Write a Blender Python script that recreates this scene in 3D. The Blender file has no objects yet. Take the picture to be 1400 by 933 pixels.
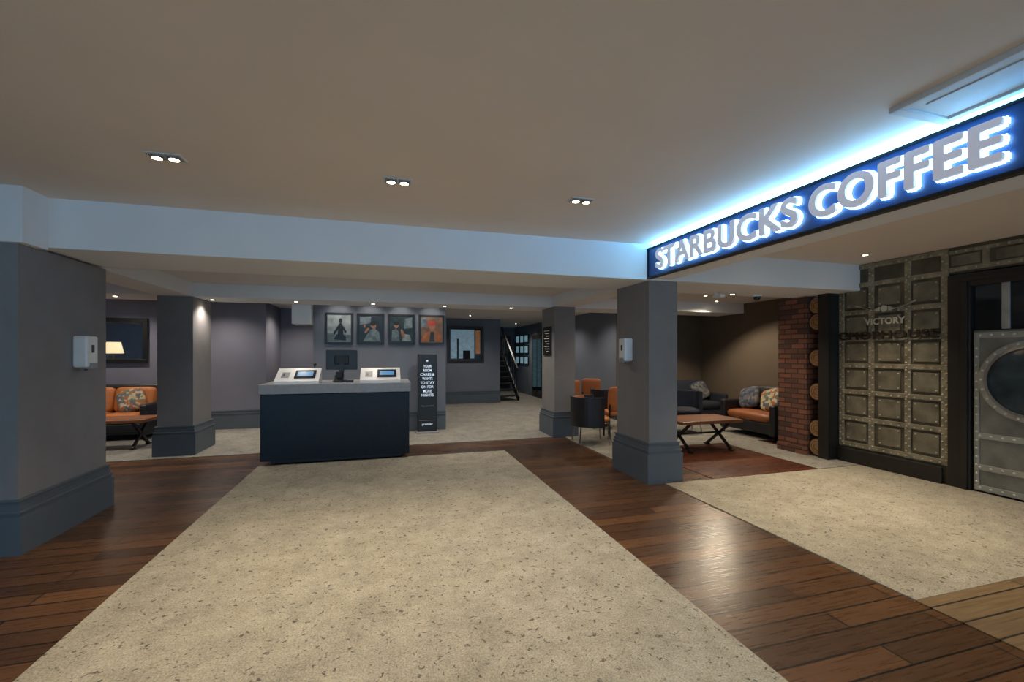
import bpy, bmesh, math, random
from mathutils import Vector, Matrix
random.seed(4)
sc = bpy.context.scene

# ------------------------------------------------------------------ materials
def lin(c):
    return tuple(((v/255)/12.92 if v/255 <= 0.04045 else ((v/255+0.055)/1.055)**2.4) for v in c)+(1,)

def mat(name, rgb, rough=0.6, metal=0.0, var=0.08, scale=8.0, bump=0.0, bscale=60.0, emis=None, estr=0.0, spec=None):
    m = bpy.data.materials.new(name); m.use_nodes = True
    nt = m.node_tree; b = nt.nodes['Principled BSDF']
    col = lin(rgb)
    tc = nt.nodes.new('ShaderNodeTexCoord')
    n = nt.nodes.new('ShaderNodeTexNoise'); n.inputs['Scale'].default_value = scale; n.inputs['Detail'].default_value = 5
    nt.links.new(tc.outputs['Object'], n.inputs['Vector'])
    r = nt.nodes.new('ShaderNodeValToRGB')
    r.color_ramp.elements[0].position = 0.3; r.color_ramp.elements[1].position = 0.7
    r.color_ramp.elements[0].color = tuple(v*(1-var) for v in col[:3])+(1,)
    r.color_ramp.elements[1].color = tuple(min(1, v*(1+var)) for v in col[:3])+(1,)
    nt.links.new(n.outputs['Fac'], r.inputs['Fac']); nt.links.new(r.outputs['Color'], b.inputs['Base Color'])
    b.inputs['Roughness'].default_value = rough; b.inputs['Metallic'].default_value = metal
    if spec is not None: b.inputs['Specular IOR Level'].default_value = spec
    if bump > 0:
        n2 = nt.nodes.new('ShaderNodeTexNoise'); n2.inputs['Scale'].default_value = bscale; n2.inputs['Detail'].default_value = 4
        nt.links.new(tc.outputs['Object'], n2.inputs['Vector'])
        bp = nt.nodes.new('ShaderNodeBump'); bp.inputs['Strength'].default_value = bump; bp.inputs['Distance'].default_value = 0.01
        nt.links.new(n2.outputs['Fac'], bp.inputs['Height']); nt.links.new(bp.outputs['Normal'], b.inputs['Normal'])
    if emis:
        b.inputs['Emission Color'].default_value = lin(emis); b.inputs['Emission Strength'].default_value = estr
    return m

def mat_carpet(name, c1, c2, fleck, rough=0.95):
    m = bpy.data.materials.new(name); m.use_nodes = True
    nt = m.node_tree; b = nt.nodes['Principled BSDF']; L = nt.links.new
    tc = nt.nodes.new('ShaderNodeTexCoord')
    n = nt.nodes.new('ShaderNodeTexNoise'); n.inputs['Scale'].default_value = 3.2; n.inputs['Detail'].default_value = 10; n.inputs['Roughness'].default_value = 0.85
    L(tc.outputs['Object'], n.inputs['Vector'])
    r = nt.nodes.new('ShaderNodeValToRGB'); r.color_ramp.elements[0].position = 0.36; r.color_ramp.elements[1].position = 0.62
    r.color_ramp.elements[0].color = lin(c1); r.color_ramp.elements[1].color = lin(c2)
    L(n.outputs['Fac'], r.inputs['Fac'])
    n3 = nt.nodes.new('ShaderNodeTexNoise'); n3.inputs['Scale'].default_value = 110; n3.inputs['Detail'].default_value = 3
    L(tc.outputs['Object'], n3.inputs['Vector'])
    r3 = nt.nodes.new('ShaderNodeValToRGB'); r3.color_ramp.elements[0].position = 0.36; r3.color_ramp.elements[1].position = 0.62
    r3.color_ramp.elements[0].color = (0.55,0.55,0.55,1); r3.color_ramp.elements[1].color = (1,1,1,1)
    L(n3.outputs['Fac'], r3.inputs['Fac'])
    mu = nt.nodes.new('ShaderNodeMixRGB'); mu.blend_type = 'MULTIPLY'; mu.inputs['Fac'].default_value = 0.85
    L(r.outputs['Color'], mu.inputs['Color1']); L(r3.outputs['Color'], mu.inputs['Color2'])
    n2 = nt.nodes.new('ShaderNodeTexNoise'); n2.inputs['Scale'].default_value = 38; n2.inputs['Detail'].default_value = 2; n2.inputs['Distortion'].default_value = 0.6
    L(tc.outputs['Object'], n2.inputs['Vector'])
    r2 = nt.nodes.new('ShaderNodeValToRGB'); r2.color_ramp.elements[0].position = 0.31; r2.color_ramp.elements[1].position = 0.38
    r2.color_ramp.elements[0].color = (.85,.85,.85,1); r2.color_ramp.elements[1].color = (0,0,0,1)
    L(n2.outputs['Fac'], r2.inputs['Fac'])
    mx = nt.nodes.new('ShaderNodeMixRGB'); L(r2.outputs['Color'], mx.inputs['Fac']); L(mu.outputs['Color'], mx.inputs['Color1'])
    mx.inputs['Color2'].default_value = lin(fleck)
    L(mx.outputs['Color'], b.inputs['Base Color']); b.inputs['Roughness'].default_value = rough
    b.inputs['Specular IOR Level'].default_value = 0.15
    bp = nt.nodes.new('ShaderNodeBump'); bp.inputs['Strength'].default_value = 0.3; bp.inputs['Distance'].default_value = 0.01
    L(n3.outputs['Fac'], bp.inputs['Height']); L(bp.outputs['Normal'], b.inputs['Normal'])
    return m

def mat_planks(name, c1, c2, rough=0.28, w=1.5, h=0.15, rot=0.0, gap=0.006):
    m = bpy.data.materials.new(name); m.use_nodes = True
    nt = m.node_tree; b = nt.nodes['Principled BSDF']; L = nt.links.new
    tc = nt.nodes.new('ShaderNodeTexCoord')
    mp0 = nt.nodes.new('ShaderNodeMapping'); mp0.inputs['Rotation'].default_value = (0,0,rot); L(tc.outputs['Object'], mp0.inputs['Vector'])
    br = nt.nodes.new('ShaderNodeTexBrick'); br.inputs['Scale'].default_value = 1.0
    br.inputs['Brick Width'].default_value = w; br.inputs['Row Height'].default_value = h
    br.inputs['Mortar Size'].default_value = gap; br.inputs['Mortar Smooth'].default_value = 0.2
    br.inputs['Color1'].default_value = lin(c1); br.inputs['Color2'].default_value = lin(c2)
    br.inputs['Mortar'].default_value = (0.004,0.002,0.001,1); br.offset = 0.37
    L(mp0.outputs['Vector'], br.inputs['Vector'])
    mp = nt.nodes.new('ShaderNodeMapping'); mp.inputs['Scale'].default_value = (2.5, 50.0, 1); L(mp0.outputs['Vector'], mp.inputs['Vector'])
    n = nt.nodes.new('ShaderNodeTexNoise'); n.inputs['Scale'].default_value = 1.5; n.inputs['Detail'].default_value = 7
    L(mp.outputs['Vector'], n.inputs['Vector'])
    r = nt.nodes.new('ShaderNodeValToRGB'); r.color_ramp.elements[0].position = 0.3; r.color_ramp.elements[1].position = 0.72
    r.color_ramp.elements[0].color = (0.65,0.6,0.55,1); r.color_ramp.elements[1].color = (1.2,1.18,1.15,1)
    L(n.outputs['Fac'], r.inputs['Fac'])
    mu = nt.nodes.new('ShaderNodeMixRGB'); mu.blend_type = 'MULTIPLY'; mu.inputs['Fac'].default_value = 1
    L(br.outputs['Color'], mu.inputs['Color1']); L(r.outputs['Color'], mu.inputs['Color2'])
    L(mu.outputs['Color'], b.inputs['Base Color'])
    rr = nt.nodes.new('ShaderNodeMapRange'); rr.inputs['To Min'].default_value = rough-0.06; rr.inputs['To Max'].default_value = rough+0.14
    L(n.outputs['Fac'], rr.inputs['Value']); L(rr.outputs['Result'], b.inputs['Roughness'])
    ad = nt.nodes.new('ShaderNodeMath'); ad.operation = 'MULTIPLY_ADD'; ad.inputs[1].default_value = -1.0
    L(br.outputs['Fac'], ad.inputs[0]); 
    sm = nt.nodes.new('ShaderNodeMath'); sm.operation='MULTIPLY'; sm.inputs[1].default_value = 0.2; L(n.outputs['Fac'], sm.inputs[0]); L(sm.outputs[0], ad.inputs[2])
    bp = nt.nodes.new('ShaderNodeBump'); bp.inputs['Strength'].default_value = 0.4; bp.inputs['Distance'].default_value = 0.008
    L(ad.outputs[0], bp.inputs['Height']); L(bp.outputs['Normal'], b.inputs['Normal'])
    return m

def mat_brick(name):
    m = bpy.data.materials.new(name); m.use_nodes = True
    nt = m.node_tree; b = nt.nodes['Principled BSDF']; L = nt.links.new
    tc = nt.nodes.new('ShaderNodeTexCoord'); s = nt.nodes.new('ShaderNodeSeparateXYZ'); L(tc.outputs['Object'], s.inputs[0])
    a = nt.nodes.new('ShaderNodeMath'); L(s.outputs['X'], a.inputs[0]); L(s.outputs['Y'], a.inputs[1])
    c = nt.nodes.new('ShaderNodeCombineXYZ'); L(a.outputs[0], c.inputs['X']); L(s.outputs['Z'], c.inputs['Y'])
    br = nt.nodes.new('ShaderNodeTexBrick'); br.inputs['Scale'].default_value = 1.0
    br.inputs['Brick Width'].default_value = 0.22; br.inputs['Row Height'].default_value = 0.075; br.inputs['Mortar Size'].default_value = 0.009
    br.inputs['Color1'].default_value = lin((134,80,58)); br.inputs['Color2'].default_value = lin((72,46,38)); br.inputs['Mortar'].default_value = lin((48,43,40))
    L(c.outputs[0], br.inputs['Vector']); L(br.outputs['Color'], b.inputs['Base Color'])
    b.inputs['Roughness'].default_value = 0.85
    bp = nt.nodes.new('ShaderNodeBump'); bp.inputs['Strength'].default_value = 0.6; bp.inputs['Distance'].default_value = 0.01; bp.invert = True
    L(br.outputs['Fac'], bp.inputs['Height']); L(bp.outputs['Normal'], b.inputs['Normal'])
    return m

def mat_logend(name):
    m = bpy.data.materials.new(name); m.use_nodes = True
    nt = m.node_tree; b = nt.nodes['Principled BSDF']; L = nt.links.new
    tc = nt.nodes.new('ShaderNodeTexCoord')
    n = nt.nodes.new('ShaderNodeTexNoise'); n.inputs['Scale'].default_value = 25; n.inputs['Detail'].default_value = 5
    L(tc.outputs['Object'], n.inputs['Vector'])
    r = nt.nodes.new('ShaderNodeValToRGB'); r.color_ramp.elements[0].color = lin((80,52,32)); r.color_ramp.elements[1].color = lin((180,134,88))
    L(n.outputs['Fac'], r.inputs['Fac']); L(r.outputs['Color'], b.inputs['Base Color']); b.inputs['Roughness'].default_value = 0.8
    return m

def mat_pattern(name, cols, scale=12):
    m = bpy.data.materials.new(name); m.use_nodes = True
    nt = m.node_tree; b = nt.nodes['Principled BSDF']; L = nt.links.new
    tc = nt.nodes.new('ShaderNodeTexCoord'); v = nt.nodes.new('ShaderNodeTexVoronoi'); v.inputs['Scale'].default_value = scale
    L(tc.outputs['Object'], v.inputs['Vector'])
    s = nt.nodes.new('ShaderNodeSeparateColor'); L(v.outputs['Color'], s.inputs[0])
    r = nt.nodes.new('ShaderNodeValToRGB'); r.color_ramp.interpolation = 'CONSTANT'
    while len(r.color_ramp.elements) < len(cols): r.color_ramp.elements.new(0.5)
    for i, c in enumerate(cols):
        r.color_ramp.elements[i].position = i/len(cols); r.color_ramp.elements[i].color = lin(c)
    L(s.outputs[0], r.inputs['Fac']); L(r.outputs['Color'], b.inputs['Base Color']); b.inputs['Roughness'].default_value = 0.9
    return m

M = {}
M['ceil'] = mat('ceiling_paint', (224,211,198), 0.9, var=0.03, scale=1.5)
M['beamw'] = mat('beam_white_paint', (226,228,230), 0.8, var=0.02, scale=2)
M['ceilb'] = mat('ceiling_back_paint', (212,208,204), 0.9, var=0.03, scale=1.5)
M['wall'] = mat('wall_grey_lilac', (120,121,136), 0.85, var=0.05, scale=3, bump=0.1)
M['wallback'] = mat('wall_slate', (100,108,122), 0.85, var=0.05, scale=3, bump=0.1)
M['wallbrown'] = mat('wall_taupe', (88,76,64), 0.85, var=0.06, scale=3)
M['col'] = mat('column_grey', (122,120,122), 0.8, var=0.05, scale=5, bump=0.15, bscale=120)
M['colbase'] = mat('skirting_bluegrey', (76,86,96), 0.55, var=0.05, scale=4)
M['carpet'] = mat_carpet('carpet_beige', (144,138,124), (180,173,156), (66,62,58))
M['carpet2'] = mat_carpet('carpet_grey', (128,126,120), (166,163,154), (78,76,74))
M['wood'] = mat_planks('wood_planks_dark', (98,66,40), (58,39,25), 0.25)
M['wood2'] = mat_planks('wood_planks_pale', (124,102,72), (98,80,56), 0.4, rot=0.0)
M['wood3'] = mat_planks('wood_planks_red', (98,52,32), (66,34,22), 0.25)
M['navy'] = mat('desk_navy', (7,17,31), 0.35, var=0.35, scale=22, spec=0.25)
M['stone'] = mat('counter_grey', (132,136,142), 0.45, var=0.08, scale=20)
M['black'] = mat('black_plastic', (12,13,15), 0.4, var=0.1)
M['blackm'] = mat('black_metal', (18,18,20), 0.45, metal=0.3, var=0.1)
M['white'] = mat('white_plastic', (225,228,230), 0.4, var=0.02)
M['screen'] = mat('screen_dark', (10,14,20), 0.12, var=0.1)
M['screenb'] = mat('screen_blue', (60,120,170), 0.2, emis=(90,150,200), estr=0.35)
M['glass'] = mat('smoked_glass', (18,24,30), 0.06, var=0.1)
M['portglass'] = mat('porthole_glass', (52,62,66), 0.05, var=0.7, scale=3.0)
M['mirror'] = mat('mirror_silver', (210,214,218), 0.03, metal=1.0, var=0.0)
M['orange'] = mat('leather_orange', (180,102,46), 0.5, var=0.12, scale=6, bump=0.2, bscale=50)
M['orangd'] = mat('leather_tan', (140,78,40), 0.5, var=0.12, scale=6, bump=0.2, bscale=50)
M['darkleather'] = mat('leather_dark', (22,22,28), 0.45, var=0.15, bump=0.2, bscale=50)
M['navyf'] = mat('fabric_navy', (20,26,42), 0.85, var=0.15)
M['bluef'] = mat('fabric_blue', (52,106,140), 0.9, var=0.1)
M['cush'] = mat_pattern('fabric_pattern', [(180,164,124),(100,106,94),(160,96,60),(186,176,154),(84,94,104)], 22)
M['cush2'] = mat_pattern('fabric_pattern_grey', [(90,90,96),(50,58,78),(70,78,98),(110,106,100)], 18)
M['tabwood'] = mat_planks('table_wood', (134,82,46), (108,62,34), 0.35, w=2, h=0.12, gap=.003)
M['brick'] = mat_brick('brick_red')
M['log'] = mat_logend('log_end')
M['bark'] = mat('log_bark', (44,32,24), 0.9, var=0.3, scale=20)
M['plate'] = mat('riveted_steel', (78,73,61), 0.5, metal=0.25, var=0.4, scale=4.5, bump=0.3, bscale=18)
M['plate2'] = mat('riveted_panel', (112,106,90), 0.5, metal=0.25, var=0.42, scale=5.5, bump=0.35, bscale=18)
M['strap'] = mat('riveted_strap', (134,127,107), 0.45, metal=0.3, var=0.35, scale=9, bump=0.25, bscale=30)
M['rivet'] = mat('rivet_steel', (170,162,140), 0.4, metal=0.4, var=0.15)
M['steel'] = mat('door_steel', (120,122,118), 0.42, metal=0.4, var=0.3, scale=5, bump=0.15)
M['steel2'] = mat('door_steel_strap', (160,162,156), 0.4, metal=0.4, var=0.15, scale=9)
M['drivet'] = mat('door_rivet', (205,205,196), 0.35, metal=0.4, var=0.1)
M['dkwood'] = mat('door_frame_dark', (20,17,16), 0.5, var=0.2, scale=10)
M['letter'] = mat('letter_face', (190,188,194), 0.4, var=0.02, emis=(176,176,192), estr=0.42)
M['halo'] = mat('letter_halo', (220,242,255), 0.5, emis=(165,225,255), estr=9.0)
M['signbg'] = mat('sign_navy', (18,62,124), 0.4, var=0.1, scale=3)
M['led'] = mat('led_strip', (220,240,255), 0.5, emis=(85,178,255), estr=72.0)
M['lamp'] = mat('lamp_glow', (255,240,210), 0.5, emis=(255,232,190), estr=30.0)
M['chrome'] = mat('chrome', (200,200,200), 0.15, metal=1, var=0)
M['ventw'] = mat('vent_white', (200,206,210), 0.6, var=0.02)
M['paperw'] = mat('print_white', (220,220,215), 0.6, var=0.03)
M['totemt'] = mat('backlit_text', (220,230,240), 0.5, var=0.02, emis=(200,225,255), estr=0.5)  # bluish glow added to the totem lettering's own colour
M['ink1'] = mat('print_grey', (140,152,156), 0.5, var=0.5, scale=6)
M['ink2'] = mat('print_dark', (20,32,42), 0.4, var=0.6, scale=7)
M['ink3'] = mat('print_green', (26,42,44), 0.4, var=0.7, scale=9)
M['ink4'] = mat('print_brown', (112,84,66), 0.5, var=0.6, scale=6)
M['inkm'] = mat('print_slate', (92,108,116), 0.5, var=0.6, scale=14)
M['inko'] = mat('print_orange', (160,94,52), 0.5, var=0.3, scale=14)
M['skin'] = mat('print_skin', (150,104,80), 0.5, var=0.2, scale=12)
M['red'] = mat('print_red', (180,50,36), 0.5, var=0.1)
M['shade'] = mat('lamp_shade', (240,225,195), 0.8, emis=(255,225,170), estr=1.3)
M['rust'] = mat('rusty_letters', (40,34,27), 0.6, metal=0.4, var=0.2, scale=20)
M['dullw'] = mat('weathered_letters', (186,181,164), 0.6, var=0.2, scale=20)
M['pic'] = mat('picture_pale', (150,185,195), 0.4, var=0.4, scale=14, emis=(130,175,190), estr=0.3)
M['dispc'] = mat('display_image_cool', (80,98,110), 0.3, var=0.8, scale=9, emis=(150,185,205), estr=0.2)  # cool reflection in the corridor mirror, painted with a faint glow
M['dispw'] = mat('display_image_warm', (110,72,44), 0.3, var=0.5, scale=9, emis=(200,130,70), estr=0.13)  # warm strip of the corridor mirror's reflection, also painted and glowing
M['winframe'] = mat('window_frame_paint', (60,64,68), 0.5)

# ------------------------------------------------------------------ builder
class B:
    def __init__(s): s.v=[]; s.f=[]; s.m=[]; s.sm=[]; s.mats=[]
    def mi(s, m):
        if m not in s.mats: s.mats.append(m)
        return s.mats.index(m)
    def add(s, bm, m, mtx=None, smooth=False):
        i = s.mi(m); o = len(s.v); bm.verts.index_update()
        for v in bm.verts: s.v.append((mtx @ v.co) if mtx else v.co.copy())
        for f in bm.faces:
            s.f.append([o+v.index for v in f.verts]); s.m.append(i); s.sm.append(smooth)
        bm.free()
    def box(s, x0,x1,y0,y1,z0,z1, m, bev=0, mtx=None, seg=2):
        bm = bmesh.new(); bmesh.ops.create_cube(bm, size=1)
        for v in bm.verts:
            v.co = Vector(((x0+x1)/2+v.co.x*(x1-x0), (y0+y1)/2+v.co.y*(y1-y0), (z0+z1)/2+v.co.z*(z1-z0)))
        if bev>0: bmesh.ops.bevel(bm, geom=bm.edges[:], offset=bev, segments=seg, profile=0.5, affect='EDGES')
        s.add(bm, m, mtx, smooth=False)
    def cyl(s, c, r, h, m, axis='Z', r2=None, seg=24, mtx=None):
        bm = bmesh.new(); bmesh.ops.create_cone(bm, cap_ends=True, segments=seg, radius1=r, radius2=r if r2 is None else r2, depth=h)
        R = {'Z':Matrix(),'X':Matrix.Rotation(math.pi/2,4,'Y'),'Y':Matrix.Rotation(-math.pi/2,4,'X')}[axis]
        T = Matrix.Translation(c) @ R
        s.add(bm, m, (mtx @ T) if mtx else T, smooth=seg>12 and h>0.03)
    def ring(s, c, ro, ri, h, m, axis='X', seg=40):
        bm = bmesh.new(); A=[]
        for k in range(seg):
            a = 2*math.pi*k/seg; ca,sa=math.cos(a),math.sin(a)
            A.append([bm.verts.new((ro*ca,ro*sa,-h/2)),bm.verts.new((ro*ca,ro*sa,h/2)),bm.verts.new((ri*ca,ri*sa,h/2)),bm.verts.new((ri*ca,ri*sa,-h/2))])
        for k in range(seg):
            p,q=A[k],A[(k+1)%seg]
            for j in range(4): bm.faces.new((p[j],q[j],q[(j+1)%4],p[(j+1)%4]))
        bmesh.ops.recalc_face_normals(bm, faces=bm.faces[:])
        R = {'Z':Matrix(),'X':Matrix.Rotation(math.pi/2,4,'Y'),'Y':Matrix.Rotation(-math.pi/2,4,'X')}[axis]
        s.add(bm, m, Matrix.Translation(c) @ R)
    def arc(s, c, ri, ro, a0, a1, z0, z1, m, seg=16, mtx=None):
        bm=bmesh.new(); A=[]
        for k in range(seg+1):
            a=a0+(a1-a0)*k/seg; ca,sa=math.cos(a),math.sin(a)
            A.append([bm.verts.new((c[0]+r*ca,c[1]+r*sa,z)) for r,z in ((ri,z0),(ro,z0),(ro,z1),(ri,z1))])
        for k in range(seg):
            p,q=A[k],A[k+1]
            for j in range(4): bm.faces.new((p[j],p[(j+1)%4],q[(j+1)%4],q[j]))
        bm.faces.new(A[0]); bm.faces.new(A[-1][::-1])
        bmesh.ops.recalc_face_normals(bm, faces=bm.faces[:])
        s.add(bm,m,mtx)
    def sphere(s, c, r, m, sc=(1,1,1), seg=16, mtx=None):
        bm=bmesh.new(); bmesh.ops.create_uvsphere(bm,u_segments=seg,v_segments=max(6,seg//2),radius=r)
        T=Matrix.Translation(c)@Matrix.Diagonal((*sc,1)); s.add(bm,m,(mtx@T) if mtx else T,True)
    def pillow(s, c, w, d, h, m, rot=None, e=0.45, seg=28, mtx=None):
        bm=bmesh.new(); bmesh.ops.create_uvsphere(bm,u_segments=seg,v_segments=seg//2,radius=1)
        def p(x,k): return math.copysign(abs(x)**k,x)
        for v in bm.verts:
            x,y,z=v.co; v.co=Vector((p(x,e)*w/2,p(y,e)*d/2,p(z,0.75)*h/2))
        T=Matrix.Translation(c)@(rot if rot else Matrix()); s.add(bm,m,(mtx@T) if mtx else T,True)
    def strut(s,p0,p1,t,m,t2=None,mtx=None):
        p0,p1=Vector(p0),Vector(p1); d=p1-p0; L=d.length
        q=d.to_track_quat('Z','Y').to_matrix().to_4x4()
        T=Matrix.Translation((p0+p1)/2)@q; t2=t2 or t
        s.box(-t/2,t/2,-t2/2,t2/2,-L/2,L/2,m,mtx=(mtx@T) if mtx else T)
    def poly(s, pts, m):
        bm=bmesh.new(); vs=[bm.verts.new(p) for p in pts]; bm.faces.new(vs); s.add(bm,m)
    def prism(s, prof, x0, x1, m, mtx=None):
        bm=bmesh.new(); a=[bm.verts.new((x0,y,z)) for y,z in prof]; b=[bm.verts.new((x1,y,z)) for y,z in prof]
        n=len(prof); bm.faces.new(a); bm.faces.new(b[::-1])
        for k in range(n): bm.faces.new((a[k],b[k],b[(k+1)%n],a[(k+1)%n]))
        bmesh.ops.recalc_face_normals(bm, faces=bm.faces[:]); s.add(bm,m,mtx)
    def text(s, txt, w, h, ext, m, mtx, offset=0.0, bold=0.0):
        cu=bpy.data.curves.new('t','FONT'); cu.body=txt; cu.size=1; cu.extrude=0.1; cu.offset=offset; cu.space_character=1.06 if bold else 1.0
        ob=bpy.data.objects.new('t',cu); sc.collection.objects.link(ob)
        dg=bpy.context.evaluated_depsgraph_get(); me=ob.evaluated_get(dg).to_mesh()
        bm=bmesh.new(); bm.from_mesh(me); ob.evaluated_get(dg).to_mesh_clear()
        bpy.data.objects.remove(ob); bpy.data.curves.remove(cu)
        xs=[v.co.x for v in bm.verts]; ys=[v.co.y for v in bm.verts]
        x0,x1,y0,y1=min(xs),max(xs),min(ys),max(ys)
        for v in bm.verts:
            v.co.x=(v.co.x-x0)/(x1-x0)*w; v.co.y=(v.co.y-y0)/(y1-y0)*h; v.co.z=v.co.z/0.1*ext/2
        sh=[(0,0)]
        if bold>0: sh+=[(bold*math.cos(math.pi*k/4),0.75*bold*math.sin(math.pi*k/4)) for k in range(8)]
        for i,(dx,dy) in enumerate(sh):
            c=bm.copy(); s.add(c,m,mtx@Matrix.Translation((dx,dy,-0.00012*i)))
        bm.free()
    def done(s, name, loc=(0,0,0), rz=0):
        me=bpy.data.meshes.new(name); me.from_pydata([tuple(v) for v in s.v],[],s.f)
        for m in s.mats: me.materials.append(m)
        for p,i,sm in zip(me.polygons,s.m,s.sm): p.material_index=i; p.use_smooth=sm
        me.update()
        ob=bpy.data.objects.new(name,me); sc.collection.objects.link(ob); ob.location=loc; ob.rotation_euler=(0,0,rz)
        return ob

def fr(ox,oy,oz,xa,ya):
    xa,ya=Vector(xa),Vector(ya); za=xa.cross(ya)
    m=Matrix(((xa.x,ya.x,za.x,ox),(xa.y,ya.y,za.y,oy),(xa.z,ya.z,za.z,oz),(0,0,0,1))); return m
def single(name,*a,**k):
    b=B(); b.box(*a,**k); return b.done(name)

H=2.75; ZB=2.35; ZC=2.55
# ------------------------------------------------------------------ shell
single('floor', -7,9,-5,18,-0.1,0, M['wood'])
single('ceiling', -7,2.92,-5,4.4,H,H+0.1, M['ceil'])
single('ceiling_right', 3.17,6.35,-5,4.4,2.70,2.85, M['ceil'])
single('ceiling_back', -7,9,5.25,18,ZC,ZC+0.1, M['ceilb'])
single('wall_left', -7.1,-7,-5,18,0,2.85, M['wall'])
b=B(); b.box(-7,6.15,4.4,5.25,ZB,2.85,M['beamw']); b.box(-7,-2.6,4.14,4.4,ZB-0.02,2.75,M['beamw']); b.done('beam_cross')
single('beam_back', -7,7.2,7.5,8.25,ZB,ZC, M['beamw'])
single('beam_side', 2.92,3.3,5.25,7.5,ZB,ZC, M['beamw'])
single('beam_side', -3.2,-2.75,5.25,7.5,ZB,ZC, M['beamw'])
single('beam_sign', 2.92,3.17,-5,4.4,2.36,2.85, M['beamw'])
b=B(); b.box(-7,7,-5.1,-5,0,0.35,M['wall']); b.box(-7,7,-5.1,-5,2.6,2.85,M['wall'])
for x0,x1 in ((-7,-6.2),(-2.6,-2.0),(1.6,2.2),(5.8,7)): b.box(x0,x1,-5.1,-5,0.35,2.6,M['wall'])
b.done('wall_front')
for i,(x0,x1) in enumerate(((-6.2,-2.6),(-2.0,1.6),(2.2,5.8))):  # unseen windows behind the camera, added to let in cool fill daylight
    b=B(); t=0.06
    for a,c in ((x0,x0+t),((x0+x1)/2-t/2,(x0+x1)/2+t/2),(x1-t,x1)): b.box(a,c,-5.08,-5.02,0.35,2.6,M['winframe'])
    for z in (0.35,1.9,2.6-t): b.box(x0+t,(x0+x1)/2-t/2,-5.08,-5.02,z,z+t,M['winframe']); b.box((x0+x1)/2+t/2,x1-t,-5.08,-5.02,z,z+t,M['winframe'])
    b.done('window_%d'%(i+1))
single('wall_back_left', -7,-2.34,9.9,10.0,0,ZC, M['wall'])
b=B(); b.box(-2.44,-2.34,10.0,11.2,0,ZC,M['wall']); b.box(-2.44,-0.9,11.2,11.3,0,ZC,M['wall']); b.done('wall_recess')
single('wall_poster', -1.28,1.13,8.7,8.95,0,ZC,M['wallback'])
single('wall_mirror', 0.9,3.35,13.0,13.1,0,ZC, M['wallback'])
single('wall_hall', 3.25,3.35,13.1,18,0,ZC, M['wallback'])
single('wall_poster_side', 0.9,1.0,8.95,13.0,0,ZC, M['wallback'])
single('wall_hall_end', 3.35,5.0,17.0,17.1,0,ZC, M['wallback'])
single('wall_hall_right', 5.0,5.1,8.9,17.1,0,ZC, M['wallback'])
single('wall_lounge', 5.0,7.2,8.8,8.9,0,ZC, M['wallbrown'])
b=B(); b.box(7.2,7.3,5.5,8.9,0,ZC,M['wallbrown']); b.box(6.2,7.3,5.4,5.5,0,ZC,M['wallbrown']); b.done('wall_lounge_right')
def skirt(name, axis, a0,a1, p, side, h=0.38):
    b=B(); s=side
    def bx(lo,hi,z0,z1):
        q0,q1=(p+s*lo,p+s*hi); q0,q1=min(q0,q1),max(q0,q1)
        if axis=='X': b.box(a0,a1,q0,q1,z0,z1,M['colbase'])
        else: b.box(q0,q1,a0,a1,z0,z1,M['colbase'])
    bx(0.0,0.03,0,h-0.07); bx(0.0,0.042,h-0.07,h-0.045); bx(0.0,0.022,h-0.045,h-0.02); bx(0.0,0.03,h-0.02,h)
    b.done(name)
skirt('baseboard_back_left','X',-7,-2.3,9.9,-1)
skirt('baseboard_recess','X',-2.3,-1.0,11.2,-1)
skirt('baseboard_poster','X',-1.28,1.13,8.7,-1)
skirt('baseboard_mirror','X',1.0,3.35,13.0,-1)
skirt('baseboard_hall','Y',8.9,13.58,5.0,-1,0.3)
single('trim_1', -1.6,-1.285,8.5,8.95,2.03,ZC, M['beamw'])

def column(name,x0,x1,y0,y1,bh=0.44,top=ZB,po=0.045):
    b=B(); b.box(x0,x1,y0,y1,0.0,top,M['col'])
    def rg(p,z0,z1,bev=0.0): b.box(x0-p,x1+p,y0-p,y1+p,z0,z1,M['colbase'],bev)
    rg(po,0,bh-0.13); rg(po-0.012,bh-0.13,bh-0.105); rg(po-0.004,bh-0.105,bh-0.085,0.004)
    rg(po-0.02,bh-0.085,bh-0.05); rg(po-0.028,bh-0.05,bh-0.02); rg(po-0.02,bh-0.02,bh,0.005)
    return b.done(name)
column('column',-3.9,-2.65,4.18,5.25,0.41,top=ZB-0.02)
column('column',-3.2,-2.75,7.55,8.25,0.44)
column('column',2.9,3.3,7.35,8.0,0.46)
column('column',2.92,3.3,4.44,5.17,0.47)

def carpet(name,rects,m='carpet'):
    b=B()
    for x0,x1,y0,y1 in rects: b.box(x0,x1,y0,y1,0.0,0.01,M[m])
    b.done(name)
CZ=0.01
carpet('floor_carpet_main',[(-1.63,1.757,-4.5,6.54)])
carpet('floor_carpet_entrance',[(3.08,6.14,1.88,4.36)])
carpet('floor_carpet_back',[(-7,4.99,8.0,17),(-7,7.2,7.36,8.0),(5.0,7.2,8.0,8.8)],'carpet2')
carpet('floor_carpet_lounge',[(3.08,7.2,6.1,7.34),(5.4,6.14,4.38,6.1),(3.08,3.75,5.3,6.1)],'carpet2')
single('floor_entry_mat', 3.08,6.14,-4.9,1.88,0.0,0.008, M['wood2'])
single('floor_lounge_wood', 3.76,5.39,4.38,6.09,0.0,0.008, M['wood3'])

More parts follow.
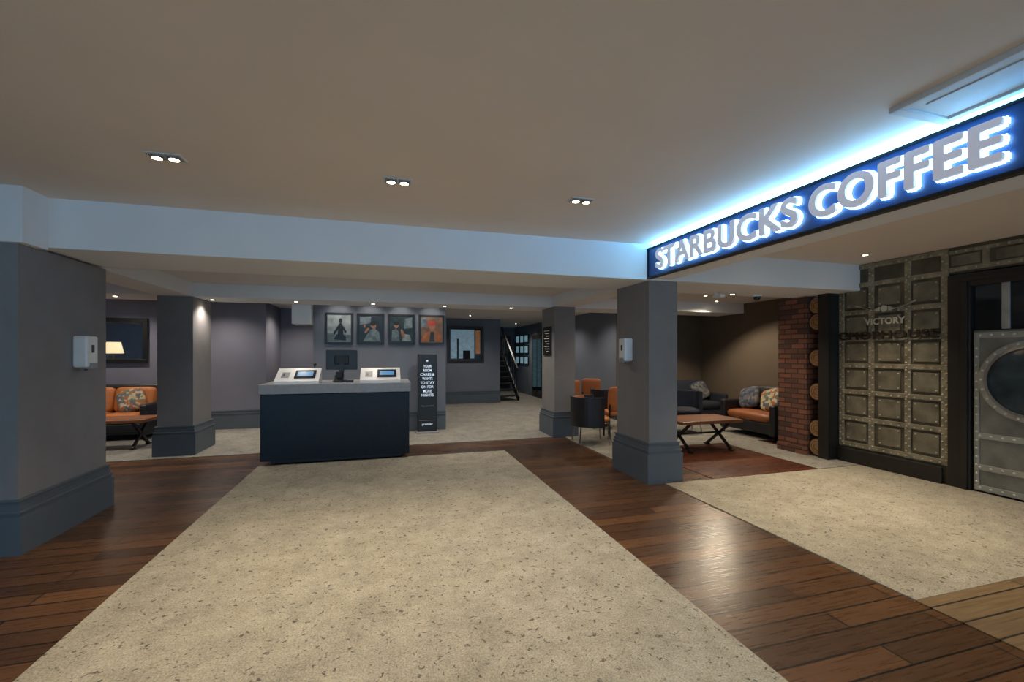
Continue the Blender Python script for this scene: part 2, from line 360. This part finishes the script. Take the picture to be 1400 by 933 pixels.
# ------------------------------------------------------------------ illuminated sign
b=B()
b.box(2.88,2.92,0.6,4.385,2.37,2.70,M['signbg'])
b.box(2.865,2.92,0.6,4.385,2.355,2.375,M['blackm']); b.box(2.865,2.92,0.6,4.385,2.69,2.705,M['blackm'])
b.box(2.865,2.92,4.385,4.4,2.355,2.705,M['blackm'])
for txt,ya,yb in (('STARBUCKS',4.17,2.47),('COFFEE',2.36,1.38)):
    w=ya-yb
    b.text(txt,w,0.20,0.010,M['halo'],fr(2.868,ya,2.433,(0,-1,0),(0,0,1)),bold=0.021)
    b.text(txt,w,0.20,0.022,M['letter'],fr(2.838,ya,2.433,(0,-1,0),(0,0,1)),bold=0.011)
b.done('illuminated_sign')
b=B(); b.box(2.885,2.915,0.65,4.35,2.705,2.715,M['led']); b.done('led_strip')
b=B(); x0,x1,y0,y1=2.46,2.86,0.75,1.62
for r in ((x0,x1,y0,y0+.05),(x0,x1,y1-.05,y1),(x0,x0+.05,y0+.05,y1-.05),(x1-.05,x1,y0+.05,y1-.05)): b.box(*r,H-0.03,H,M['ventw'],0.004)
b.box(x0+.05,x1-.05,y0+.05,y1-.05,H-0.015,H,M['ventw'])
b.box(x0+.1,x1-.1,y0+.1,y1-.1,H-0.022,H-.015,M['ventw'],0.003); b.done('ceiling_vent')

# ------------------------------------------------------------------ downlights
WARM=(1,0.81,0.57); NEUT=(1,0.88,0.74)
def spot(x,y,z,e,ang=100,col=WARM,blend=0.8,rad=0.05,tx=0,ty=0):
    l=bpy.data.lights.new('spot','SPOT'); l.energy=e; l.spot_size=math.radians(ang); l.spot_blend=blend; l.color=col; l.shadow_soft_size=rad
    o=bpy.data.objects.new('downlight_lamp',l); o.location=(x,y,z); o.rotation_euler=(tx,ty,0); sc.collection.objects.link(o)
def twin(x,y,z,e,**k):
    b=B(); b.box(x-.10,x+.10,y-.055,y+.055,z-.006,z,M['ventw'],0.002)
    for dx in (-.046,.046):
        b.box(x+dx-.041,x+dx+.041,y-.044,y+.044,z-.010,z-.005,M['stone'])
        b.cyl((x+dx,y,z-.014),.027,.01,M['lamp'])
        b.ring((x+dx,y,z-.014),.036,.028,.012,M['chrome'],axis='Z',seg=24)
    b.done('downlight'); spot(x,y,z-0.04,e,**k)
def small(x,y,z,e,**k):
    b=B(); b.ring((x,y,z-.006),.045,.028,.012,M['chrome'],axis='Z',seg=24); b.cyl((x,y,z-.004),.028,.006,M['lamp']); b.done('downlight'); 
    if e>0: spot(x,y,z-0.03,e,**k)
for x in (-1.34,.08,1.52):
    twin(x,3.27,H,175,ang=88,blend=1)
    for y,e in ((0.9,100),(-1.6,60)): twin(x,y,H,e,ang=90,blend=1)
for x,y,e in ((5.55,3.91,90),(4.35,3.9,160),(3.9,2.3,155),(5.5,2.0,75),(4.2,0.3,60)): small(x,y,2.70,e,ang=80,blend=1)
small(3.4,2.9,2.70,60,ang=95,blend=1)  # extra downlight hidden behind the sign, added to brighten the wood strip
for x in (-5.0,-3.8,-2.6,-1.39,-.21,.99,2.2): small(x,7.75 if x!=-2.6 else 7.85,ZB,42,ang=130,col=NEUT)
for x,y in ((-4.6,9.2),(-3.0,9.2),(-1.8,10.3),(2.2,11.8),(4.2,11),(4.3,14.5),(2.2,9.7),(4.2,9)): small(x,y,ZC,50,ang=140,col=NEUT)
for x in (-5.0,-1.3,.2,1.8): small(x,6.0,ZC,28,ang=140,col=NEUT)
for x in (-.83,-.28,.28,.85): small(x,8.33,ZC,10,ang=90,tx=math.radians(38),col=NEUT)  # tilted spots hidden behind the beam, added to brighten the posters
for x,y,e in ((4.3,5.8,32),(5.5,6.6,30),(4.4,7.0,30)): small(x,y,ZC,e,ang=140,blend=.4)
small(6.3,7.25,ZC,100,ang=150,blend=.4,tx=math.radians(-14),ty=math.radians(12))
small(4.7,5.1,ZB,24,ang=120)
b=B(); b.cyl((5.15,5.12,ZB-.012),.06,.024,M['white']); b.sphere((5.15,5.12,ZB-.03),.05,M['glass']); b.done('security_camera_dome')
b=B(); b.cyl((4.45,5.12,ZB-.015),.03,.03,M['white']); b.box(4.41,4.49,5.0,5.16,ZB-.07,ZB-.03,M['white'],.01); b.done('security_camera')

# ------------------------------------------------------------------ reception desk
b=B(); dz=CZ
b.box(-1.5,.22,6.6,7.25,dz,dz+.06,M['black'])
b.box(-1.6,.32,6.48,7.35,dz+.06,.955,M['navy'],.006)
b.box(-1.62,.34,6.46,7.37,.96,1.09,M['stone'],.006)
b.done('reception_desk')
def kiosk(x0,x1):
    b=B(); y0,y1=6.58,6.9; z=1.09
    b.prism([(y0,z),(y1,z),(y1,z+.2),(y0,z+.035)],x0,x1,M['white'])
    up=Vector((0,.32,.165)).normalized()
    F=fr(x0,y0,z+.035,(1,0,0),tuple(up)); w=x1-x0
    b.box(w*.42,w*.9,.07,.29,0,.012,M['screen'],.003,mtx=F)
    b.box(w*.48,w*.84,.12,.24,.012,.014,M['screenb'],mtx=F)
    b.box(w*.12,w*.3,.10,.24,0,.006,M['stone'],mtx=F)
    b.box(w*.15,w*.2,.13,.2,.006,.009,M['black'],mtx=F)
    b.done('self_checkin_kiosk')
kiosk(-1.46,-.9); kiosk(-.36,.2)
b=B(); b.box(-.86,-.42,7.02,7.05,1.26,1.56,M['black'],.008); b.box(-.84,-.44,7.05,7.055,1.28,1.54,M['screen']); b.box(-.74,-.54,7.0,7.02,1.34,1.48,M['blackm'],.01)
b.box(-.67,-.61,7.0,7.03,1.1,1.35,M['black']); b.box(-.76,-.52,6.94,7.14,1.09,1.105,M['black'],.004); b.done('computer_monitor')
b=B(); b.prism([(6.72,1.09),(6.88,1.09),(6.88,1.19),(6.72,1.12)],-.72,-.6,M['black']); b.box(-.70,-.62,6.80,6.86,1.15,1.24,M['blackm'],.006); b.done('card_terminal')
b=B(); b.box(-1.2,-1.02,7.0,7.2,1.09,1.13,M['black'],.01); b.box(-1.19,-1.14,7.0,7.2,1.13,1.17,M['black'],.015); b.strut((-1.05,7.1,1.12),(-1.02,7.1,1.33),.015,M['black']); b.sphere((-1.02,7.1,1.34),.025,M['black']); b.done('desk_telephone')
b=B(); b.box(-.56,-.46,6.7,6.86,1.09,1.12,M['black'],.006); b.box(-.55,-.47,6.74,6.8,1.12,1.124,M['stone']); b.done('card_reader')

# ------------------------------------------------------------------ posters
def poster(x0,x1,z0,z1,bg,kind):
    b=B(); yw=8.698; t=.03
    for r in ((x0,x1,z0,z0+t),(x0,x1,z1-t,z1),(x0,x0+t,z0+t,z1-t),(x1-t,x1,z0+t,z1-t)): b.box(r[0],r[1],yw-.03,yw,r[2],r[3],M['black'])
    b.box(x0+t,x1-t,yw-.012,yw,z0+t,z1-t,M[bg])
    W=x1-x0; Hh=z1-z0
    def ell(cx,cz,rx,rz,m,k=0,rot=0):
        pts=[]
        for i in range(20):
            a=-2*math.pi*i/20; px,pz=rx*W*math.cos(a),rz*Hh*math.sin(a)
            pts.append((x0+cx*W+px*math.cos(rot)-pz*math.sin(rot), yw-.013-.001*k, z0+cz*Hh+px*math.sin(rot)+pz*math.cos(rot)))
        b.poly(pts[::-1],M[m])
    def quad(p,m,k=0): b.poly([(x0+a*W,yw-.013-.001*k,z0+c*Hh) for a,c in p],M[m])
    if kind==0:
        quad([(.07,.07),(.93,.07),(.93,.28),(.07,.34)],'inkm'); ell(.55,.74,.07,.08,'black',2)
        quad([(.44,.25),(.66,.25),(.62,.58),(.59,.66),(.50,.66),(.46,.56)],'black',1); quad([(.3,.14),(.75,.1),(.74,.22),(.66,.28),(.4,.3)],'black',2); quad([(.48,.62),(.52,.54),(.33,.28),(.28,.34)],'black',3); quad([(.62,.6),(.58,.54),(.72,.34),(.78,.38)],'black',3)
    elif kind==1:
        quad([(.1,.62),(.5,.68),(.52,.9),(.1,.88)],'inkm'); ell(.6,.60,.10,.11,'skin',2,.4); ell(.60,.68,.12,.08,'black',3,.3)
        quad([(.22,.08),(.88,.08),(.80,.40),(.66,.50),(.48,.46)],'inkm',1); ell(.36,.44,.12,.04,'skin',2,.9); ell(.28,.58,.04,.06,'skin',3)
    elif kind==2:
        quad([(.12,.1),(.42,.1),(.38,.42),(.3,.5),(.14,.46)],'inkm'); quad([(.58,.5),(.9,.55),(.9,.9),(.62,.85)],'inkm',1); ell(.54,.34,.06,.16,'skin',2,.3); ell(.3,.62,.09,.10,'skin',2); ell(.30,.69,.10,.07,'black',3)
        quad([(.5,.1),(.86,.1),(.82,.3),(.6,.34)],'ink1',1)
    else:
        quad([(.07,.08),(.92,.08),(.86,.36),(.64,.48),(.38,.44),(.2,.34)],'inko',1); quad([(.4,.08),(.62,.08),(.6,.42),(.46,.42)],'ink2',2); ell(.52,.58,.12,.14,'skin',3); ell(.53,.71,.15,.08,'red',4); quad([(.30,.66),(.55,.64),(.55,.70),(.32,.70)],'red',5)
        quad([(.08,.55),(.3,.6),(.3,.9),(.08,.9)],'inkm',1)
    b.done('framed_poster')
for i,(x0,x1,bg) in enumerate(((-1.07,-.60,'ink1'),(-.525,-.04,'ink2'),(.04,.53,'ink3'),(.614,1.095,'ink4'))): poster(x0,x1,1.69,2.26,bg,i)

b=B(); b.box(.54,.96,8.33,8.6,CZ,CZ+.02,M['stone'],.004); b.box(.57,.93,8.42,8.5,CZ+.02,1.5,M['black'],.01)
F=lambda x,z: fr(x,8.417,z,(1,0,0),(0,0,1))
b.text('✶',.05,.05,.004,M['totemt'],F(.72,1.34))
z=1.24
for ln in ('YOUR','ROOM','CARES &','WANTS','TO STAY','ON FOR','MORE','NIGHTS'):
    w=.038*len(ln); b.text(ln,w,.05,.004,M['totemt'],F(.75-w/2,z),offset=.01); z-=.078
b.text('TELL US WHY',.24,.025,.004,M['stone'],F(.63,.5)); b.text('premier',.2,.05,.004,M['totemt'],F(.65,.14)); b.box(.6,.9,8.414,8.42,.24,.245,M['stone'])
b.done('information_totem')

def wframe(b,x0,x1,y,z0,z1,t):
    for r in ((x0,x1,z0,z0+t),(x0,x1,z1-t,z1),(x0,x0+t,z0+t,z1-t),(x1-t,x1,z0+t,z1-t)): b.box(r[0],r[1],y-.05,y,r[2],r[3],M['black'],.006)
b=B(); wframe(b,-5.7,-4.33,9.9,1.32,2.17,.08); b.box(-5.62,-4.41,9.88,9.9,1.40,2.09,M['mirror']); b.done('wall_mirror_framed')
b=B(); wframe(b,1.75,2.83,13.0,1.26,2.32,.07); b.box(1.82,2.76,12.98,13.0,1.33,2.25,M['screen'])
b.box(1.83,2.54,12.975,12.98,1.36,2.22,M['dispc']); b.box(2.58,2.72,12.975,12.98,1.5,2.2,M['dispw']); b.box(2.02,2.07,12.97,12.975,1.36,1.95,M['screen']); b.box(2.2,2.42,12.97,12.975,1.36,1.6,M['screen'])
b.done('wall_display')  # corridor mirror; its reflection is painted as glowing panels
b=B(); b.cyl((0,0,.015),.15,.03,M['blackm']); b.cyl((0,0,.75),.014,1.45,M['blackm']); b.cyl((0,0,1.62),.17,.24,M['shade'],r2=.12); b.done('floor_lamp',(-5.6,8.4,CZ))

def sani(name,xw,yc,zc,s):
    b=B(); xw=xw+s*.001; x0,x1=sorted((xw,xw+s*.11))
    b.box(x0,x1,yc-.08,yc+.08,zc-.14,zc+.14,M['white'],.018,seg=3)
    xa,xb=sorted((xw+s*.108,xw+s*.114)); b.box(xa,xb,yc-.018,yc+.018,zc-.01,zc+.06,M['black'],.002)
    xa,xb=sorted((xw+s*.02,xw+s*.125)); b.box(xa,xb,yc-.045,yc+.045,zc-.155,zc-.10,M['stone'],.008)
    b.cyl((xw+s*.06,yc,zc-.16),.012,.02,M['black']); b.done(name)
sani('soap_dispenser',-2.65,4.84,1.52,1); sani('soap_dispenser',2.92,4.86,1.55,-1)

b=B(); b.box(2.875,2.9,7.48,7.88,1.47,2.0,M['black'],.004)
for k in range(9): b.box(2.872,2.876,7.55,7.82-.06*(k%3),1.92-.048*k,1.93-.048*k,M['paperw'])
b.done('menu_board')

# ------------------------------------------------------------------ riveted wall + doors (X=6.15)
XW=6.15
b=B()
b.box(XW,XW+.1,3.42,4.68,0,2.7,M['plate']); b.box(XW,XW+.1,1.2,3.42,2.4,2.7,M['plate']); b.box(XW,XW+.1,-5,1.2,0,2.7,M['plate'])
def rv(y,z): b.sphere((XW-.016,y,z),.013,M['rivet'],sc=(.6,1,1),seg=8)
ys=[4.64,4.25,3.83,3.46]; zs=[.26,.62,.98,1.34,1.70,2.06,2.42,2.66]
for y in ys:
    b.box(XW-.016,XW,y-.035,y+.035,.22,2.7,M['strap'],.003)
    z=.28
    while z<2.66: rv(y-.018,z); rv(y+.018,z+.03); z+=.09
for z in zs:
    b.box(XW-.02,XW,3.43,4.67,z-.03,z+.03,M['strap'],.003)
    y=3.5
    while y<4.66: b.sphere((XW-.020,y,z-.012),.012,M['rivet'],sc=(.6,1,1),seg=8); y+=.085
for i in range(len(ys)-1):
    for j in range(len(zs)-2):
        yc=(ys[i]+ys[i+1])/2; zc=(zs[j]+zs[j+1])/2
        b.box(XW-.012,XW,yc-.13,yc+.13,zc-.115,zc+.115,M['plate2'],.003)
        for sy in (-1,1):
            for sz in (-1,1): b.sphere((XW-.012,yc+sy*.105,zc+sz*.092),.011,M['rivet'],sc=(.6,1,1),seg=8)
b.box(XW-.018,XW,1.2,3.42,2.62,2.66,M['strap'],.003); b.box(XW-.018,XW,1.2,3.42,2.42,2.47,M['strap'],.003)
for y in (3.1,2.7,2.3,1.9,1.5): b.box(XW-.014,XW,y-.03,y+.03,2.42,2.66,M['strap'],.003)
for y in (3.28,2.9,2.5,2.1,1.7): b.box(XW-.009,XW,y-.12 if y<3.2 else y-.13,y+.12,2.49,2.60,M['plate2'],.003)
for k in range(24): b.sphere((XW-.020,1.35+k*.087,2.64),.012,M['rivet'],sc=(.6,1,1),seg=8); b.sphere((XW-.020,1.35+k*.087,2.445),.012,M['rivet'],sc=(.6,1,1),seg=8)
b.done('wall_right')
b=B(); b.box(XW-.05,XW-.021,3.47,4.68,.01,.2,M['dkwood'],.006); b.done('baseboard_right')
b=B()
b.text('CHOPHOUSE',1.16,.10,.014,M['rust'],fr(XW-.05,4.65,1.69,(0,-1,0),(0,0,1)),bold=.005)
b.text('VICTORY',.46,.08,.012,M['dullw'],fr(XW-.05,4.30,1.88,(0,-1,0),(0,0,1)),bold=.003)
for s in (-1,1):
    for k in range(5):
        y=4.07+s*.05; b.strut((XW-.05,y,2.05+.012*k),(XW-.05,y+s*(.30-.045*k),2.12-.018*k+.02),.012,M['dullw'],.01)
b.cyl((XW-.05,4.07,2.08),.045,.012,M['dullw'],axis='X',seg=5)
b.done('restaurant_sign')
b=B()
b.box(XW-.04,XW+.06,3.22,3.42,.01,2.38,M['dkwood'],.006); b.box(XW-.04,XW+.06,1.2,1.33,.01,2.38,M['dkwood'],.006)
b.box(XW-.04,XW+.06,1.33,3.22,2.24,2.38,M['dkwood'],.006)
b.box(XW-.055,XW-.04,3.24,3.30,.01,2.30,M['dkwood'],.004); b.box(XW-.055,XW-.04,1.25,3.30,2.30,2.34,M['dkwood'],.004)
b.done('trim_door_frame')
def leaf(n,y0,y1):
    b=B(); x=XW; yc=(y0+y1)/2; zc=1.22; R=.36
    N=48; bm=bmesh.new(); inn=[];out=[]; z0,z1=.03,1.75
    def sq(a):
        ca,sa=math.cos(a),math.sin(a); hw=(y1-y0)/2
        t=min(hw/abs(ca) if abs(ca)>1e-6 else 9,((z1-zc) if sa>0 else (zc-z0))/abs(sa) if abs(sa)>1e-6 else 9)
        return (yc+t*ca, zc+t*sa)
    angs=sorted([2*math.pi*k/N for k in range(N)]+[math.atan2(zz-zc,yy-yc)%(2*math.pi) for yy in (y0,y1) for zz in (z0,z1)])
    for a in angs:
        p=sq(a); out.append(bm.verts.new((x,p[0],p[1]))); inn.append(bm.verts.new((x,yc+R*math.cos(a),zc+R*math.sin(a))))
    for k in range(len(angs)):
        j=(k+1)%len(angs); bm.faces.new((out[k],out[j],inn[j],inn[k]))
    g=bmesh.ops.extrude_face_region(bm,geom=bm.faces[:])
    for v in g['geom']:
        if isinstance(v,bmesh.types.BMVert): v.co.x+=.045
    bmesh.ops.recalc_face_normals(bm,faces=bm.faces[:]); b.add(bm,M['steel'])
    b.ring((x-.006,yc,zc),R+.055,R-.01,.04,M['steel2'])
    b.ring((x-.010,yc,zc),R+.005,R-.02,.05,M['chrome'])
    b.cyl((x+.02,yc,zc),R,.01,M['portglass'],axis='X',seg=48)
    for k in range(24):
        a=2*math.pi*k/24; b.sphere((x-.027,yc+(R+.032)*math.cos(a),zc+(R+.032)*math.sin(a)),.012,M['drivet'],sc=(.6,1,1),seg=8)
    for z in (.06,.28,.62,1.70):
        b.box(x-.012,x,y0+.01,y1-.01,z-.03,z+.03,M['steel2'],.003)
        k=y0+.06
        while k<y1-.03: b.sphere((x-.014,k,z),.013,M['drivet'],sc=(.6,1,1),seg=8); k+=.09
    for y in (y0+.03,y1-.03):
        b.box(x-.009,x,y-.022,y+.022,.09,1.67,M['steel2'],.003)
        z=.12
        while z<1.65: b.sphere((x-.012,y,z),.012,M['drivet'],sc=(.6,1,1),seg=8); z+=.09
    b.box(x-.009,x,yc-.025,yc+.025,.09,.59,M['steel2'],.003)
    b.done('door_%d'%n)
leaf(1,2.28,3.21); leaf(2,1.34,2.27)
b=B(); b.box(XW+.01,XW+.05,1.34,3.22,1.76,2.24,M['glass'])
b.box(XW-.01,XW+.03,2.92,2.98,1.76,2.24,M['steel2'],.004); b.box(XW-.01,XW+.03,1.8,1.86,1.76,2.24,M['steel2'],.004); b.done('window_4')
single('wall_behind_door', XW+.3,XW+.4,1.0,3.6,0,2.7,M['dkwood'])

b=B(); b.box(5.95,6.2,5.02,5.5,0,ZB,M['brick']); b.box(5.92,5.95,5.0,5.5,0.01,.12,M['brick']); b.done('brick_pier')
b=B(); 
b.box(5.98,6.25,4.69,4.72,0.01,ZB,M['dkwood']); b.box(6.2,6.25,4.72,5.015,.01,ZB,M['black']); b.box(5.955,5.985,4.69,4.84,0.01,ZB,M['dkwood'])
for z in (.15,.42,.95,1.44,1.96,2.2):
    r=.125; b.cyl((6.09,4.885,z),r,.2,M['bark'],axis='X',seg=24); b.cyl((5.987,4.885,z),r-.012,.004,M['log'],axis='X',seg=24)
    b.ring((5.984,4.885,z),.05,.045,.004,M['bark'],seg=20); b.ring((5.984,4.885,z),.085,.081,.004,M['bark'],seg=20)
b.done('log_stack_niche')

# ------------------------------------------------------------------ furniture
def table(name,loc,w,d,h=.46,rz=0):
    b=B(); b.box(-w/2,w/2,-d/2,d/2,h-.05,h,M['tabwood'],.008)
    for x in (-w/2+.18,w/2-.18):
        b.strut((x,-d/2+.06,.015),(x,d/2-.06,h-.05),.035,M['blackm']); b.strut((x,d/2-.06,.015),(x,-d/2+.06,h-.05),.035,M['blackm'])
        b.box(x-.03,x+.03,-d/2+.02,-d/2+.1,0,.02,M['blackm']); b.box(x-.03,x+.03,d/2-.1,d/2-.02,0,.02,M['blackm'])
    b.strut((-w/2+.18,0,h/2),(w/2-.18,0,h/2),.025,M['blackm'])
    return b.done(name,loc,rz)
def sofa(name,loc,w,seat,body,rz=0,cush=(),d=.82,bh=.86,back=None):
    b=B(); back=back or seat
    b.box(-w/2+.1,w/2-.1,-d/2+.04,d/2,.1,.3,M[body],.03)
    for x in (-w/2,w/2-.12): b.box(x,x+.12,-d/2,d/2,.08,.62,M[body],.04,seg=3)
    b.box(-w/2+.1,w/2-.1,d/2-.16,d/2,.1,bh,M[body],.04,seg=3)
    n=max(1,round((w-.24)/.7)); cw=(w-.24)/n
    for i in range(n):
        x=-w/2+.12+cw*(i+.5)
        b.pillow((x,-.07,.37),cw,.66,.17,M[seat],e=.28)
        b.pillow((x,d/2-.22,.66),cw,.46,.18,M[back],rot=Matrix.Rotation(math.radians(78),4,'X'),e=.3)
    for x in (-w/2+.06,w/2-.06):
        for y in (-d/2+.06,d/2-.06): b.cyl((x,y,.045),.022,.09,M['blackm'])
    for x,m in cush: b.pillow((x,d/2-.36,.66),.42,.42,.15,M[m],rot=Matrix.Rotation(math.radians(68),4,'X')@Matrix.Rotation(.3,4,'Z'),e=.5)
    return b.done(name,loc,rz)
def tub(name,loc,rz,shell,seat):
    b=B(); r=.34
    b.arc((0,0),r-.05,r,math.radians(-25),math.radians(205),.30,.78,M[shell],seg=24)
    b.cyl((0,0,.33),r-.03,.07,M[shell],seg=32)
    b.pillow((0,-.02,.41),.56,.56,.13,M[seat],e=.7)
    b.arc((0,0),r-.09,r-.05,math.radians(10),math.radians(170),.42,.77,M[seat],seg=20)
    for x in (-.22,.22):
        for y in (-.22,.22): b.strut((x,y,.3),(x*1.15,y*1.15,0.0),.022,M['chrome'])
    return b.done(name,loc,rz)
def chair(name,loc,rz,c):
    b=B(); b.pillow((0,0,.45),.46,.46,.1,M[c],e=.35); b.box(-.21,.21,-.21,.21,.39,.42,M['blackm'],.01)
    b.pillow((0,.22,.70),.44,.46,.08,M[c],rot=Matrix.Rotation(math.radians(80),4,'X'),e=.35)
    for x in (-.19,.19):
        b.strut((x,-.19,.4),(x,-.22,0),.028,M['blackm']); b.strut((x,.19,.4),(x,.24,0),.028,M['blackm']); b.strut((x,.2,.38),(x,.25,.62),.025,M['blackm'])
    return b.done(name,loc,rz)
sofa('sofa',(-5.0,9.38,CZ),2.1,'orange','darkleather',0,((.62,'cush'),(-.1,'bluef')),bh=.93)
table('coffee_table',(-4.2,8.4,CZ),1.2,.6,.47)
sofa('sofa',(6.6,8.3,CZ),1.15,'navyf','navyf',0,((.2,'cush2'),))
sofa('sofa',(6.62,6.45,CZ),1.25,'orangd','darkleather',-math.pi/2,((.15,'cush'),(-.35,'cush2')),back='darkleather')
table('coffee_table',(4.75,5.85,CZ),1.1,.65,.48)
tub('armchair',(3.3,6.72,CZ),math.radians(80),'darkleather','orange')
tub('armchair',(5.45,7.15,CZ),math.radians(-20),'navyf','navyf')
chair('lounge_chair',(3.93,6.95,CZ),math.radians(165),'orange')
chair('lounge_chair',(3.75,8.9,CZ),math.radians(200),'orangd')
chair('lounge_chair',(4.6,9.4,CZ),math.radians(160),'orangd')
tub('armchair',(4.3,8.0,CZ),math.radians(150),'darkleather','orangd')
b=B(); b.box(6.05,6.42,8.76,8.8,.9,1.3,M['black'],.006); b.box(6.07,6.40,8.755,8.76,.92,1.28,M['screen']); b.done('television')
single('wall_picture',5.06,5.32,8.77,8.8,1.6,2.15,M['ink2'])
for y in (15.2,15.75,16.3):
    for z in (1.1,1.5,1.9):
        b=B(); b.box(4.96,5.0,y,y+.42,z,z+.32,M['black'],.004); b.box(4.955,4.962,y+.04,y+.38,z+.04,z+.28,M['pic']); b.done('picture_frame')
b=B(); b.box(4.95,5.0,13.6,14.7,0.01,2.15,M['dkwood'],.005); b.box(4.94,4.95,13.7,14.12,.15,2.0,M['glass']); b.box(4.94,4.95,14.18,14.6,.15,2.0,M['glass']); b.done('door_3')
b=B(); b.box(3.6,4.8,16.96,17.0,0.01,2.2,M['dkwood'],.005); b.box(3.7,4.15,16.95,16.96,.15,2.1,M['pic']); b.box(4.25,4.7,16.95,16.96,.15,2.1,M['glass']); b.done('door_4')
b=B(); n=11
for i in range(n):
    y=13.4+.25*i; z=.18*(i+1); b.box(3.4,4.05,y,y+.27,z-.04,z,M['dkwood'],.004)
    b.strut((4.03,y+.12,z),(4.03,y+.12,z+.85 if z+.85<2.5 else 2.5),.018,M['blackm'])
for x in (3.4,4.05): b.strut((x,13.35,0.05),(x,16.15,2.07),.04,M['blackm'],.2)
b.strut((4.03,13.4,1.0),(4.03,15.4,2.45),.05,M['blackm'])
b.done('staircase')

# ------------------------------------------------------------------ world & camera
w=bpy.data.worlds.new('world'); sc.world=w; w.use_nodes=True
w.node_tree.nodes['Background'].inputs[0].default_value=(0.38,0.70,1.0,1); w.node_tree.nodes['Background'].inputs[1].default_value=2.7
cam=bpy.data.cameras.new('camera'); co=bpy.data.objects.new('camera',cam); sc.collection.objects.link(co)
cam.sensor_width=36; cam.lens=600/1400*36; cam.shift_y=17.5/1400; cam.clip_start=.05
co.location=(0,0,1.5); co.rotation_euler=(math.radians(90),0,-math.atan(172/600)); sc.camera=co
sc.view_settings.view_transform='Standard'; sc.view_settings.look='None'; sc.view_settings.exposure=0.14; sc.view_settings.gamma=1.1
